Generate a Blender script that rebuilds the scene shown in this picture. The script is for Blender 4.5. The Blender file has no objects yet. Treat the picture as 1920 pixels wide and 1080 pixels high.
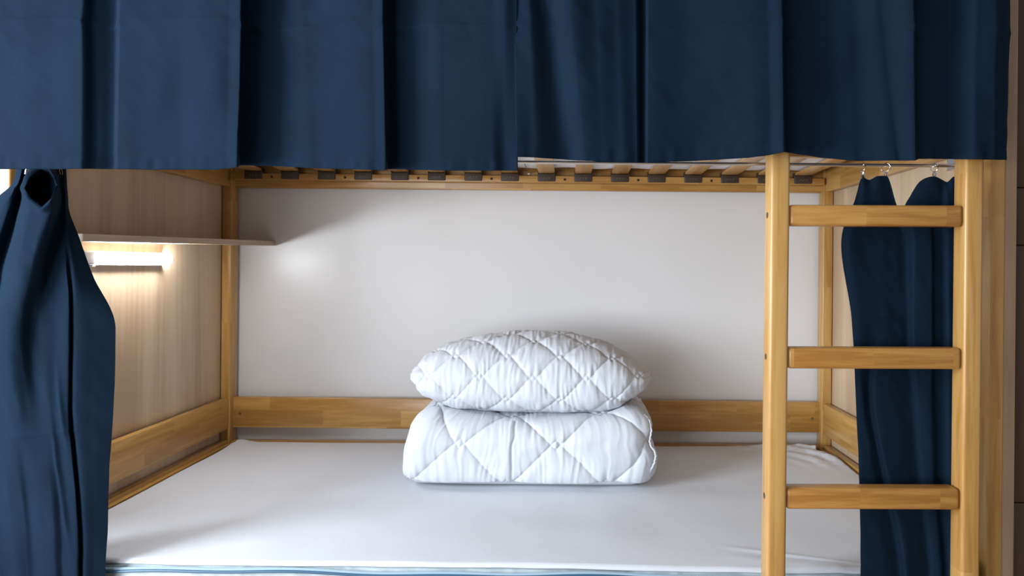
import bpy, bmesh, math, random
import numpy as np
from mathutils import Vector, Matrix

# ------------------------------------------------------------------ camera, light, exposure
scene = bpy.context.scene
COL = scene.collection
F = 1240.0                      # focal length in pixels of the 1920 wide frame
PX, PY = 1068.0, 500.0          # principal point
CZ = 1.05                       # eye height
cam_d = bpy.data.cameras.new('camera')
cam = bpy.data.objects.new('camera', cam_d)
COL.objects.link(cam)
cam_d.sensor_width = 36.0
cam_d.lens = F / 1920 * 36.0
cam_d.shift_x = (960 - PX) / 1920
cam_d.shift_y = -(540 - PY) / 1920
cam_d.clip_start = 0.05
cam.matrix_world = Matrix.Translation((0, 0, CZ)) @ Matrix.Rotation(math.radians(90), 4, 'X') @ Matrix.Rotation(0.009, 4, 'Z')
scene.camera = cam

world = bpy.data.worlds.new('world')
scene.world = world
world.use_nodes = True
bg = world.node_tree.nodes['Background']
bg.inputs[0].default_value = (0.90, 0.93, 1.0, 1)
bg.inputs[1].default_value = 0.24

def area_light(name, loc, target, sx, sy, power, color):
    l = bpy.data.lights.new(name, 'AREA')
    l.shape = 'RECTANGLE'; l.size = sx; l.size_y = sy
    l.energy = power; l.color = color
    o = bpy.data.objects.new(name, l)
    COL.objects.link(o)
    d = Vector(target) - Vector(loc)
    o.matrix_world = Matrix.Translation(loc) @ d.to_track_quat('-Z', 'Y').to_matrix().to_4x4()
    return o
area_light('window_daylight', (-2.0, 0.28, 1.20), (0.0, 1.6, 1.05), 0.9, 1.2, 72, (0.84, 0.92, 1.0))
area_light('bunk_fill_light', (-1.7, -1.5, 0.75), (0.0, 2.0, 0.9), 1.8, 0.9, 46, (0.90, 0.95, 1.0))  # added fill light, brightens the inside of the lower bunk

scene.view_settings.view_transform = 'Standard'
scene.view_settings.look = 'None'
scene.view_settings.exposure = 0.28
scene.view_settings.gamma = 1.0
scene.view_settings.use_curve_mapping = False

# ------------------------------------------------------------------ materials
def new_mat(name):
    m = bpy.data.materials.new(name); m.use_nodes = True
    nt = m.node_tree
    return m, nt, nt.nodes['Principled BSDF']

def N(nt, typ, **kw):
    n = nt.nodes.new(typ)
    for k, v in kw.items():
        setattr(n, k, v)
    return n

def plain(name, col, rough=0.5, metal=0.0, **kw):
    m, nt, b = new_mat(name)
    b.inputs['Base Color'].default_value = (*col, 1)
    b.inputs['Roughness'].default_value = rough
    b.inputs['Metallic'].default_value = metal
    for k, v in kw.items():
        b.inputs[k].default_value = v
    return m

def ramp(nt, stops):
    r = N(nt, 'ShaderNodeValToRGB')
    e = r.color_ramp.elements
    while len(e) < len(stops): e.new(0.5)
    for i, (p, c) in enumerate(stops):
        e[i].position = p; e[i].color = (*c, 1)
    return r

def wood(name, axis, light, mid, dark, blk=(0.27, 0.055), rough=0.34, tone=0.34, coat=0.25):
    """finger jointed solid wood; grain runs along `axis`"""
    m, nt, b = new_mat(name)
    L = nt.links.new
    tc = N(nt, 'ShaderNodeTexCoord')
    oi = N(nt, 'ShaderNodeObjectInfo')
    sep = N(nt, 'ShaderNodeSeparateXYZ'); L(tc.outputs['Object'], sep.inputs[0])
    order = {'x': 'XYZ', 'y': 'YXZ', 'z': 'ZXY'}[axis]
    com = N(nt, 'ShaderNodeCombineXYZ')
    for i, a in enumerate(order): L(sep.outputs[a], com.inputs[i])
    rnd = N(nt, 'ShaderNodeMath', operation='MULTIPLY'); rnd.inputs[1].default_value = 7.3
    L(oi.outputs['Random'], rnd.inputs[0])
    off = N(nt, 'ShaderNodeVectorMath', operation='ADD'); L(com.outputs[0], off.inputs[0]); L(rnd.outputs[0], off.inputs[1])
    # lamella blocks: shift each strip
    s1 = N(nt, 'ShaderNodeVectorMath', operation='MULTIPLY'); s1.inputs[1].default_value = (0, 1 / blk[1], 1 / blk[1])
    L(off.outputs[0], s1.inputs[0])
    f1 = N(nt, 'ShaderNodeVectorMath', operation='FLOOR'); L(s1.outputs[0], f1.inputs[0])
    wn1 = N(nt, 'ShaderNodeTexWhiteNoise'); L(f1.outputs[0], wn1.inputs['Vector'])
    sx = N(nt, 'ShaderNodeSeparateXYZ'); L(off.outputs[0], sx.inputs[0])
    ax = N(nt, 'ShaderNodeMath', operation='MULTIPLY_ADD'); ax.inputs[1].default_value = 1 / blk[0]
    L(sx.outputs[0], ax.inputs[0]); L(wn1.outputs['Value'], ax.inputs[2])
    fl = N(nt, 'ShaderNodeMath', operation='FLOOR'); L(ax.outputs[0], fl.inputs[0])
    cc = N(nt, 'ShaderNodeVectorMath', operation='ADD')
    cx = N(nt, 'ShaderNodeCombineXYZ'); L(fl.outputs[0], cx.inputs[0])
    L(cx.outputs[0], cc.inputs[0]); L(f1.outputs[0], cc.inputs[1])
    wn2 = N(nt, 'ShaderNodeTexWhiteNoise'); L(cc.outputs[0], wn2.inputs['Vector'])
    # grain
    ofs = N(nt, 'ShaderNodeVectorMath', operation='MULTIPLY_ADD')
    ofs.inputs[1].default_value = (3.1, 3.1, 3.1)
    L(wn2.outputs['Color'], ofs.inputs[0]); L(off.outputs[0], ofs.inputs[2])
    g = N(nt, 'ShaderNodeVectorMath', operation='MULTIPLY'); g.inputs[1].default_value = (3.2, 46, 46)
    L(ofs.outputs[0], g.inputs[0])
    n1 = N(nt, 'ShaderNodeTexNoise'); n1.inputs['Scale'].default_value = 1.0; n1.inputs['Detail'].default_value = 5
    n1.inputs['Distortion'].default_value = 0.7
    L(g.outputs[0], n1.inputs['Vector'])
    g2 = N(nt, 'ShaderNodeVectorMath', operation='MULTIPLY'); g2.inputs[1].default_value = (22, 420, 420)
    L(ofs.outputs[0], g2.inputs[0])
    n2 = N(nt, 'ShaderNodeTexNoise'); n2.inputs['Scale'].default_value = 1.0; n2.inputs['Detail'].default_value = 3
    L(g2.outputs[0], n2.inputs['Vector'])
    add = N(nt, 'ShaderNodeMath', operation='MULTIPLY_ADD'); add.inputs[1].default_value = 0.35
    L(n2.outputs['Fac'], add.inputs[0]); L(n1.outputs['Fac'], add.inputs[2])
    t = N(nt, 'ShaderNodeMath', operation='MULTIPLY_ADD'); t.inputs[1].default_value = tone
    L(wn2.outputs['Value'], t.inputs[0]); L(add.outputs[0], t.inputs[2])
    r = ramp(nt, [(0.48, light), (0.78, mid), (1.12 if False else 1.0, dark)])
    L(t.outputs[0], r.inputs[0])
    L(r.outputs[0], b.inputs['Base Color'])
    b.inputs['Roughness'].default_value = rough
    b.inputs['Coat Weight'].default_value = coat
    b.inputs['Coat Roughness'].default_value = 0.22
    bp = N(nt, 'ShaderNodeBump'); bp.inputs['Strength'].default_value = 0.06; bp.inputs['Distance'].default_value = 0.001
    L(n2.outputs['Fac'], bp.inputs['Height']); L(bp.outputs[0], b.inputs['Normal'])
    return m

BL, BM, BD = (0.62, 0.375, 0.130), (0.52, 0.290, 0.082), (0.40, 0.200, 0.048)
WX = wood('beech_x', 'x', BL, BM, BD)
WY = wood('beech_y', 'y', BL, BM, BD)
WZ = wood('beech_z', 'z', BL, BM, BD, blk=(0.42, 0.2), tone=0.26)
PINE = wood('pine_ladder', 'z', (0.58, 0.345, 0.122), (0.51, 0.280, 0.083), (0.41, 0.20, 0.05), blk=(0.75, 0.2), tone=0.15)
RUNG = wood('beech_rung', 'x', (0.55, 0.295, 0.085), (0.46, 0.225, 0.054), (0.34, 0.145, 0.030), blk=(0.15, 0.2), tone=0.22)
SLATM = wood('slat_wood', 'y', (0.66, 0.41, 0.18), (0.55, 0.31, 0.11), (0.42, 0.21, 0.06), blk=(0.6, 0.5), tone=0.2, rough=0.3)

def laminate(name, c1, c2, c3, axis='z'):
    m, nt, b = new_mat(name)
    L = nt.links.new
    tc = N(nt, 'ShaderNodeTexCoord')
    def nz(sc, detail, dist=0.0, scl=1.0):
        v = N(nt, 'ShaderNodeVectorMath', operation='MULTIPLY'); v.inputs[1].default_value = sc
        L(tc.outputs['Object'], v.inputs[0])
        n = N(nt, 'ShaderNodeTexNoise'); n.inputs['Scale'].default_value = scl; n.inputs['Detail'].default_value = detail
        n.inputs['Distortion'].default_value = dist
        L(v.outputs[0], n.inputs['Vector']); return n
    if axis == 'z':
        a = nz((9, 9, 0.9), 3, 0.35); f = nz((75, 75, 3.2), 5, 0.5); s = nz((5, 5, 60), 2); k = nz((4, 4, 0.5), 2, 0.8)
    else:
        a = nz((9, 0.9, 9), 3, 0.35); f = nz((150, 3.5, 150), 4); s = nz((14, 260, 14), 2); k = nz((4, .5, 4), 2, 0.8)
    m1 = N(nt, 'ShaderNodeMath', operation='MULTIPLY_ADD'); m1.inputs[1].default_value = 0.30
    L(f.outputs['Fac'], m1.inputs[0]); L(a.outputs['Fac'], m1.inputs[2])
    m2 = N(nt, 'ShaderNodeMath', operation='MULTIPLY_ADD'); m2.inputs[1].default_value = 0.05
    L(s.outputs['Fac'], m2.inputs[0]); L(m1.outputs[0], m2.inputs[2])
    m3 = N(nt, 'ShaderNodeMath', operation='MULTIPLY_ADD'); m3.inputs[1].default_value = 0.35
    L(k.outputs['Fac'], m3.inputs[0]); L(m2.outputs[0], m3.inputs[2])
    sub = N(nt, 'ShaderNodeMath', operation='SUBTRACT'); sub.inputs[1].default_value = 0.45
    L(m3.outputs[0], sub.inputs[0])
    r = ramp(nt, [(0.27, c3), (0.42, c2), (0.58, c1)])
    L(sub.outputs[0], r.inputs[0]); L(r.outputs[0], b.inputs['Base Color'])
    b.inputs['Roughness'].default_value = 0.5
    bp = N(nt, 'ShaderNodeBump'); bp.inputs['Strength'].default_value = 0.08; bp.inputs['Distance'].default_value = 0.001
    L(f.outputs['Fac'], bp.inputs['Height']); L(bp.outputs[0], b.inputs['Normal'])
    return m
OAK = laminate('oak_laminate', (0.74, 0.59, 0.42), (0.66, 0.505, 0.34), (0.54, 0.385, 0.25))
OAKY = laminate('oak_laminate_shelf', (0.60, 0.48, 0.35), (0.52, 0.40, 0.28), (0.42, 0.31, 0.21), 'y')
OAKE = laminate('oak_laminate_edge', (0.42, 0.29, 0.19), (0.36, 0.24, 0.15), (0.28, 0.18, 0.11))
BROWN = laminate('brown_laminate', (0.085, 0.048, 0.026), (0.062, 0.034, 0.018), (0.045, 0.024, 0.013))
FLOORM = laminate('floor_laminate', (0.40, 0.28, 0.18), (0.33, 0.22, 0.14), (0.26, 0.17, 0.1), 'y')

def fabric(name, col, rough=0.9, spec=0.2, sheen=0.3, sheen_tint=(1, 1, 1), weave=2200, bump=0.25, dist=0.0004, var=0.12, soft=0.0):
    m, nt, b = new_mat(name)
    L = nt.links.new
    tc = N(nt, 'ShaderNodeTexCoord')
    def st(sc):
        v = N(nt, 'ShaderNodeVectorMath', operation='MULTIPLY'); v.inputs[1].default_value = sc
        L(tc.outputs['Object'], v.inputs[0])
        n = N(nt, 'ShaderNodeTexNoise'); n.inputs['Scale'].default_value = 1; n.inputs['Detail'].default_value = 2
        L(v.outputs[0], n.inputs['Vector']); return n
    a = st((weave, weave * .05, weave * .05)); c = st((weave * .05, weave * .05, weave))
    mx = N(nt, 'ShaderNodeMath', operation='ADD'); L(a.outputs['Fac'], mx.inputs[0]); L(c.outputs['Fac'], mx.inputs[1])
    lo = st((6, 6, 6))
    v2 = N(nt, 'ShaderNodeMath', operation='MULTIPLY_ADD'); v2.inputs[1].default_value = 0.6
    L(mx.outputs[0], v2.inputs[0]); L(lo.outputs['Fac'], v2.inputs[2])
    d = tuple(x * (1 - var) for x in col); e = tuple(min(1, x * (1 + var)) for x in col)
    r = ramp(nt, [(0.75, d), (1.0, e)]); r.color_ramp.elements[0].position = 0.7
    sc = N(nt, 'ShaderNodeMath', operation='SUBTRACT'); sc.inputs[1].default_value = 0.25
    L(v2.outputs[0], sc.inputs[0]); L(sc.outputs[0], r.inputs[0])
    L(r.outputs[0], b.inputs['Base Color'])
    b.inputs['Roughness'].default_value = rough
    b.inputs['Sheen Weight'].default_value = sheen
    b.inputs['Sheen Roughness'].default_value = 0.5
    b.inputs['Sheen Tint'].default_value = (*sheen_tint, 1)
    b.inputs['Specular IOR Level'].default_value = spec
    bp = N(nt, 'ShaderNodeBump'); bp.inputs['Strength'].default_value = bump; bp.inputs['Distance'].default_value = dist
    L(mx.outputs[0], bp.inputs['Height']); L(bp.outputs[0], b.inputs['Normal'])
    return m
NAVY = fabric('navy_cloth', (0.0062, 0.0156, 0.0310), sheen=0.0, sheen_tint=(0.45, 0.6, 0.9), weave=1500, var=0.10, spec=0.06)
COTTON = fabric('white_cotton', (0.61, 0.635, 0.685), sheen=0.1, weave=2600, bump=0.12, var=0.012)
SHEET = fabric('white_sheet', (0.655, 0.68, 0.73), sheen=0.1, weave=1800, bump=0.15, var=0.015)
TICK = fabric('mattress_ticking', (0.46, 0.53, 0.56), sheen=0.15, weave=900, bump=0.3, var=0.06)
TICKW = fabric('white_ticking', (0.80, 0.80, 0.84), sheen=0.15, weave=900, bump=0.3, var=0.03)
PIPE = plain('blue_piping', (0.030, 0.095, 0.17), 0.4)
PIPE2 = plain('pale_blue_band', (0.30, 0.42, 0.52), 0.8)
CHROME = plain('polished_steel', (0.78, 0.78, 0.80), 0.16, 1.0)
ROD = plain('rod_steel', (0.80, 0.79, 0.77), 0.24, 1.0)
SCREW = plain('screw_steel', (0.20, 0.15, 0.10), 0.45, 0.7)
HOLE = plain('dark_hole', (0.02, 0.012, 0.008), 0.9)
HOLDER = plain('dark_plastic', (0.050, 0.034, 0.026), 0.5)
MARK = plain('moulded_mark', (0.22, 0.19, 0.16), 0.4)
GREYP = plain('grey_lamp_plastic', (0.55, 0.57, 0.60), 0.35)
WHITEP = plain('white_lamp_plastic', (0.8, 0.8, 0.8), 0.35)

def emit(name, col, s):
    m, nt, b = new_mat(name)
    b.inputs['Base Color'].default_value = (0.9, 0.9, 0.9, 1)
    b.inputs['Emission Color'].default_value = (*col, 1)
    b.inputs['Emission Strength'].default_value = s
    return m
TUBE = emit('lit_tube', (0.90, 0.95, 1.0), 85.0)

def wall_mat(name, col):
    m, nt, b = new_mat(name)
    n = N(nt, 'ShaderNodeTexNoise'); n.inputs['Scale'].default_value = 2.2; n.inputs['Detail'].default_value = 3
    tc = N(nt, 'ShaderNodeTexCoord'); nt.links.new(tc.outputs['Object'], n.inputs['Vector'])
    r = ramp(nt, [(0.3, tuple(c * .975 for c in col)), (0.7, col)])
    nt.links.new(n.outputs['Fac'], r.inputs[0]); nt.links.new(r.outputs[0], b.inputs['Base Color'])
    b.inputs['Roughness'].default_value = 0.33
    n2 = N(nt, 'ShaderNodeTexNoise'); n2.inputs['Scale'].default_value = 350
    nt.links.new(tc.outputs['Object'], n2.inputs['Vector'])
    bp = N(nt, 'ShaderNodeBump'); bp.inputs['Strength'].default_value = 0.05; bp.inputs['Distance'].default_value = 0.001
    nt.links.new(n2.outputs['Fac'], bp.inputs['Height']); nt.links.new(bp.outputs[0], b.inputs['Normal'])
    return m
WALLM = wall_mat('white_wall_paint', (0.77, 0.77, 0.785))
CEILM = wall_mat('ceiling_paint', (0.8, 0.8, 0.8))

# ------------------------------------------------------------------ helpers
def link(name, me, mats, parent=None, kind=None):
    for m in (mats if isinstance(mats, (list, tuple)) else [mats]):
        me.materials.append(m)
    o = bpy.data.objects.new(name, me)
    COL.objects.link(o)
    if parent: o.parent = parent
    if kind: o['kind'] = kind
    return o

def bm_obj(name, bm, mats, parent=None, smooth=True, kind=None):
    bmesh.ops.recalc_face_normals(bm, faces=bm.faces)
    me = bpy.data.meshes.new(name)
    bm.to_mesh(me); bm.free()
    if smooth:
        for p in me.polygons: p.use_smooth = True
        me.set_sharp_from_angle(angle=math.radians(40))
    return link(name, me, mats, parent, kind)

def add_box(bm, x0, x1, y0, y1, z0, z1, bev=0.002, seg=2, mi=0):
    b2 = bmesh.new()
    r = bmesh.ops.create_cube(b2, size=1)
    for v in b2.verts:
        v.co = Vector((x0 + (v.co.x + .5) * (x1 - x0), y0 + (v.co.y + .5) * (y1 - y0), z0 + (v.co.z + .5) * (z1 - z0)))
    if bev > 0:
        bmesh.ops.bevel(b2, geom=list(b2.edges), offset=bev, segments=seg, affect='EDGES', profile=0.5)
    merge(bm, b2, mi)

def merge(bm, b2, mi=0, mat=None):
    if mat is not None: bmesh.ops.transform(b2, matrix=mat, verts=b2.verts)
    me = bpy.data.meshes.new('tmp'); b2.to_mesh(me); b2.free()
    n0 = len(bm.faces)
    bm.from_mesh(me)
    bm.faces.ensure_lookup_table()
    for f in bm.faces[n0:]: f.material_index = mi
    bpy.data.meshes.remove(me)

def add_cyl(bm, p0, p1, r, seg=16, mi=0, r2=None, bev=0):
    p0, p1 = Vector(p0), Vector(p1)
    b2 = bmesh.new()
    d = p1 - p0
    bmesh.ops.create_cone(b2, cap_ends=True, segments=seg, radius1=r, radius2=r if r2 is None else r2, depth=d.length)
    if bev: bmesh.ops.bevel(b2, geom=[e for e in b2.edges if abs(e.verts[0].co.z - e.verts[1].co.z) < 1e-6], offset=bev, segments=3, affect='EDGES')
    M = Matrix.Translation((p0 + p1) / 2) @ d.to_track_quat('Z', 'Y').to_matrix().to_4x4()
    merge(bm, b2, mi, M)

def add_path(bm, pts, r, seg=8, closed=False, mi=0):
    pts = [Vector(p) for p in pts]; n = len(pts)
    rings = []
    up = None
    for i, p in enumerate(pts):
        t = (pts[(i + 1) % n] - pts[i - 1]) if (closed or 0 < i < n - 1) else (pts[1] - pts[0] if i == 0 else pts[-1] - pts[-2])
        t.normalize()
        if up is None: up = t.orthogonal().normalized()
        up = (up - t * up.dot(t)).normalized()
        s = t.cross(up)
        rings.append([bm.verts.new(p + (up * math.cos(a) + s * math.sin(a)) * r) for a in [2 * math.pi * k / seg for k in range(seg)]])
    m = n if closed else n - 1
    for i in range(m):
        A, B = rings[i], rings[(i + 1) % n]
        for k in range(seg):
            f = bm.faces.new((A[k], A[(k + 1) % seg], B[(k + 1) % seg], B[k])); f.material_index = mi
    if not closed:
        bm.faces.new(rings[0][::-1]).material_index = mi; bm.faces.new(rings[-1]).material_index = mi

def box(name, dims, mat, parent=None, bev=0.002, seg=2, kind=None):
    bm = bmesh.new(); add_box(bm, *dims, bev=bev, seg=seg)
    return bm_obj(name, bm, mat, parent, kind=kind)

def thing(name, label, cat, loc=(0, 0, 0), group=None):
    o = bpy.data.objects.new(name, None); COL.objects.link(o)
    o.empty_display_size = 0.05
    o.location = loc
    o['label'] = label; o['category'] = cat
    if group: o['group'] = group
    return o

def tag(o, label, cat, group=None):
    o['label'] = label; o['category'] = cat
    if group: o['group'] = group
    return o

def grid_mesh(name, X, Y, Z):
    """X, Y, Z arrays [rows, cols]"""
    r, c = X.shape
    co = np.stack([X, Y, Z], -1).reshape(-1, 3)
    i = np.arange(r - 1)[:, None] * c + np.arange(c - 1)[None, :]
    q = np.stack([i, i + 1, i + c + 1, i + c], -1).reshape(-1, 4)
    return raw_mesh(name, co, q)

def raw_mesh(name, co, q):
    me = bpy.data.meshes.new(name)
    me.vertices.add(len(co)); me.vertices.foreach_set('co', co.astype(np.float32).ravel())
    me.loops.add(q.size); me.loops.foreach_set('vertex_index', q.astype(np.int32).ravel())
    me.polygons.add(len(q)); me.polygons.foreach_set('loop_start', np.arange(len(q), dtype=np.int32) * 4)
    me.update(calc_edges=True)
    me.polygons.foreach_set('use_smooth', np.ones(len(q), dtype=bool))
    me.validate()
    return me

_tabs = {}
def vnoise(x, y, seed=0):
    """smooth value noise in [-1, 1]"""
    if seed not in _tabs: _tabs[seed] = np.random.RandomState(seed + 11).rand(256, 256) * 2 - 1
    t = _tabs[seed]
    xi = np.floor(x).astype(int); yi = np.floor(y).astype(int)
    fx = x - xi; fy = y - yi
    fx = fx * fx * (3 - 2 * fx); fy = fy * fy * (3 - 2 * fy)
    a = t[xi % 256, yi % 256]; b = t[(xi + 1) % 256, yi % 256]
    c = t[xi % 256, (yi + 1) % 256]; d = t[(xi + 1) % 256, (yi + 1) % 256]
    return (a * (1 - fx) + b * fx) * (1 - fy) + (c * (1 - fx) + d * fx) * fy

def sstep(a, b, x):
    t = np.clip((x - a) / (b - a), 0, 1)
    return t * t * (3 - 2 * t)

def wx(px, Y): return (px - PX) / F * Y
def wz(py, Y): return CZ - (py - PY) / F * Y

# ------------------------------------------------------------------ the setting
YW = 2.33                                   # back wall
box('floor', (-3.6, 3.6, -3.2, 2.45, -0.1, 0.0), FLOORM, kind='structure', bev=0)
box('ceiling', (-3.6, 3.6, -0.2, 2.45, 2.5, 2.6), CEILM, kind='structure', bev=0)
box('wall_back', (-3.6, 3.6, YW, YW + 0.12, 0.0, 2.5), WALLM, kind='structure', bev=0)
XL, XR = -1.197, 0.9055                     # laminate partitions either side of the bunk
box('wall_left', (XL - 0.022, XL, 1.365, YW, 0.0, 2.5), OAK, kind='structure', bev=0.0006)
wr = box('wall_right', (XR, XR + 0.022, 1.375, YW, 0.0, 2.5), OAK, kind='structure', bev=0.0006)
box('edge_band', (XR, XR + 0.022, 1.3738, 1.375, 0.0, 2.5), OAKE, wr, bev=0.0004)
# brown cladding beyond the right hand partition
ws = box('wall_side', (XR + 0.0225, 1.75, 1.44, 1.50, 0.0, 2.5), BROWN, kind='structure', bev=0)
zz = [0.0, 0.55, 1.105, 1.229, 1.80, 2.5]
for i in range(len(zz) - 1):
    box('panel', (XR + 0.0235, 1.75, 1.425, 1.44, zz[i] + 0.0012, zz[i + 1] - 0.0012), BROWN, ws, bev=0.001)

# ------------------------------------------------------------------ bunk bed
XA, XB = -1.162, 0.870                      # inner faces of the posts
YF, YB = 1.372, 2.270                       # front faces of front / back posts
bed = thing('bunk_bed', 'honey-coloured beech bunk bed standing between oak laminate partitions', 'bed', (-0.146, 1.85, 0))
INV = Matrix.Translation((0.146, -1.85, 0))
def bed_part(name, bm, mats, parent=bed, smooth=True, label=None):
    if parent is bed: bmesh.ops.transform(bm, matrix=INV, verts=bm.verts)
    o = bm_obj(name, bm, mats, parent, smooth)
    if label: o['label'] = label
    return o
def bed_box(name, dims, mat, bev=0.003, seg=2, label=None):
    bm = bmesh.new(); add_box(bm, *dims, bev=bev, seg=seg)
    return bed_part(name, bm, mat, label=label)

for (x0, x1) in ((XA - 0.033, XA), (XB, XB + 0.0335)):
    for y0 in (YF, YB):
        bed_box('post', (x0, x1, y0, y0 + 0.048, 0.0, 2.02), WZ, bev=0.004, seg=3)
# back rails
YR = 2.293
bed_box('back_guard_rail', (XA - 0.002, XB + 0.002, YR, YR + 0.022, 0.482, 0.587), WX, bev=0.003)
bed_box('lower_back_rail', (XA - 0.002, XB + 0.002, YR - 0.012, YR + 0.022, 0.335, 0.4375), WX, bev=0.003)
bed_box('upper_back_rail', (XA - 0.002, XB + 0.002, YR, YR + 0.022, 1.314, 1.44), WX, bev=0.002)
bed_box('upper_back_ledger', (XA + 0.003, XB - 0.003, YR - 0.040, YR - 0.0005, 1.336, 1.3585), WX, bev=0.0015)
# side rails, both ends
for (x0, x1) in ((XA - 0.027, XA - 0.005), (XB + 0.005, XB + 0.027)):
    bed_box('side_guard_rail', (x0, x1, YF + 0.049, YB - 0.0005, 0.482, 0.588), WY, bev=0.003)
    bed_box('lower_side_rail', (x0, x1 , YF + 0.049, YB - 0.0005, 0.335, 0.447), WY, bev=0.003)
    bed_box('upper_side_rail', (x0, x1, YF + 0.049, YB - 0.0005, 1.314, 1.44), WY, bev=0.003)
for s, x0, x1 in ((-1, XA - 0.0045, XA + 0.012), (1, XB - 0.012, XB + 0.0045)):
    bed_box('side_ledge', (x0, x1, YF + 0.049, YB - 0.0005, 0.40, 0.436), WY, bev=0.003)
# front rails
bed_box('upper_front_rail', (XA - 0.002, XB + 0.002, YF + 0.002, YF + 0.026, 1.283, 1.44), WX, bev=0.003)
bed_box('upper_front_ledger', (XA + 0.003, XB - 0.003, YF + 0.0265, YF + 0.062, 1.336, 1.3585), WX, bev=0.0015)
bed_box('upper_guard_rail', (XA - 0.002, XB + 0.002, YF + 0.002, YF + 0.026, 1.70, 1.80), WX, bev=0.003)
bed_box('lower_front_rail', (XA - 0.002, XB + 0.002, YF + 0.012, YF + 0.034, 0.18, 0.288), WX, bev=0.003)
bed_box('lower_bed_base', (XA + 0.014, XB - 0.014, YF + 0.036, YR - 0.014, 0.268, 0.290), WX, bev=0.002)
# slats of the upper bunk
def slat_bm():
    bm = bmesh.new()
    n = 14; w = 0.0275; y0, y1 = 1.405, 2.287
    prev = None
    for i in range(n + 1):
        t = i / n; y = y0 + (y1 - y0) * t
        z = 1.3670 + 0.006 * (1 - (2 * t - 1) ** 2)
        ring = [bm.verts.new((x, y, z + dz)) for x, dz in ((-w, 0.001), (-w + 0.002, 0), (w - 0.002, 0), (w, 0.001), (w, 0.007), (w - 0.002, 0.008), (-w + 0.002, 0.008), (-w, 0.007))]
        if prev:
            for k in range(8): bm.faces.new((prev[k], prev[(k + 1) % 8], ring[(k + 1) % 8], ring[k]))
        else: bm.faces.new(ring[::-1])
        prev = ring
    bm.faces.new(prev)
    return bm
def holder_bm(yf, yb):
    bm = bmesh.new()
    s = 1 if yb > yf else -1
    a, b = min(yf, yb), max(yf, yb)
    add_box(bm, -0.0305, 0.0305, a, b, 1.3395, 1.3665, bev=0.0035, seg=3)
    add_box(bm, -0.0305, -0.0280, a + 0.002, b, 1.365, 1.3765, bev=0.0008, seg=1)
    add_box(bm, 0.0280, 0.0305, a + 0.002, b, 1.365, 1.3765, bev=0.0008, seg=1)
    for k in (-1, 0, 1):
        b2 = bmesh.new(); bmesh.ops.create_cube(b2, size=1)
        M = Matrix.Translation((k * 0.010, yf - 0.0003 * s, 1.3515)) @ Matrix.Rotation(math.radians(-45), 4, 'Y') @ Matrix.Diagonal((0.008, 0.0012, 0.0011, 1))
        merge(bm, b2, 1, M)
    return bm
slat0 = bm_obj('slat', slat_bm(), SLATM)
h0 = bm_obj('slat_holder', holder_bm(YR - 0.0435, YR - 0.020), [HOLDER, MARK]); h0['label'] = 'dark plastic slat holder'
h1 = bm_obj('slat_holder', holder_bm(YF + 0.0655, YF + 0.042), [HOLDER, MARK]); h1['label'] = 'dark plastic slat holder'
for i in range(16):
    x = -1.080 + i * 0.12487
    if i == 0: s, a, b = slat0, h0, h1
    else:
        s, a, b = slat0.copy(), h0.copy(), h1.copy()
        for q in (s, a, b): COL.objects.link(q)
    s.parent = bed; s.location = (x + 0.146, -1.85, 0)
    a.parent = s; b.parent = s
# screw holes in the back ledger, bolts
bm = bmesh.new(); add_cyl(bm, (0, -0.0006, 0), (0, 0.001, 0), 0.0042, 14)
sc0 = bm_obj('screw', bm, HOLE); sc0['label'] = 'dark screw hole in the ledger'
for i in range(8):
    o = sc0 if i == 0 else sc0.copy()
    if i: COL.objects.link(o)
    o.parent = bed; o.location = (-1.0175 + i * 0.24974 + 0.146, YR - 0.040 - 1.85, 1.3470)
for (px, y, z) in ((XA + 0.024, YR, 0.531), (XB - 0.024, YR, 0.531)):
    bm = bmesh.new(); add_cyl(bm, (px, y - 0.0008, z), (px, y + 0.002, z), 0.0045, 16, bev=0.0004)
    add_cyl(bm, (px, y - 0.001, z), (px, y + 0.001, z), 0.002, 6)
    bed_part('bolt', bm, SCREW)
# metal pin sticking out of the back rail
bm = bmesh.new(); add_path(bm, [(-0.144, 2.2925, 1.3705), (-0.1455, 2.20, 1.3745), (-0.147, 2.10, 1.3785)], 0.0017, 8)
add_cyl(bm, (-0.144, 2.290, 1.3705), (-0.144, 2.2935, 1.3705), 0.0045, 12)
bed_part('pin', bm, CHROME, label='bright steel pin in the upper back rail')

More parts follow.
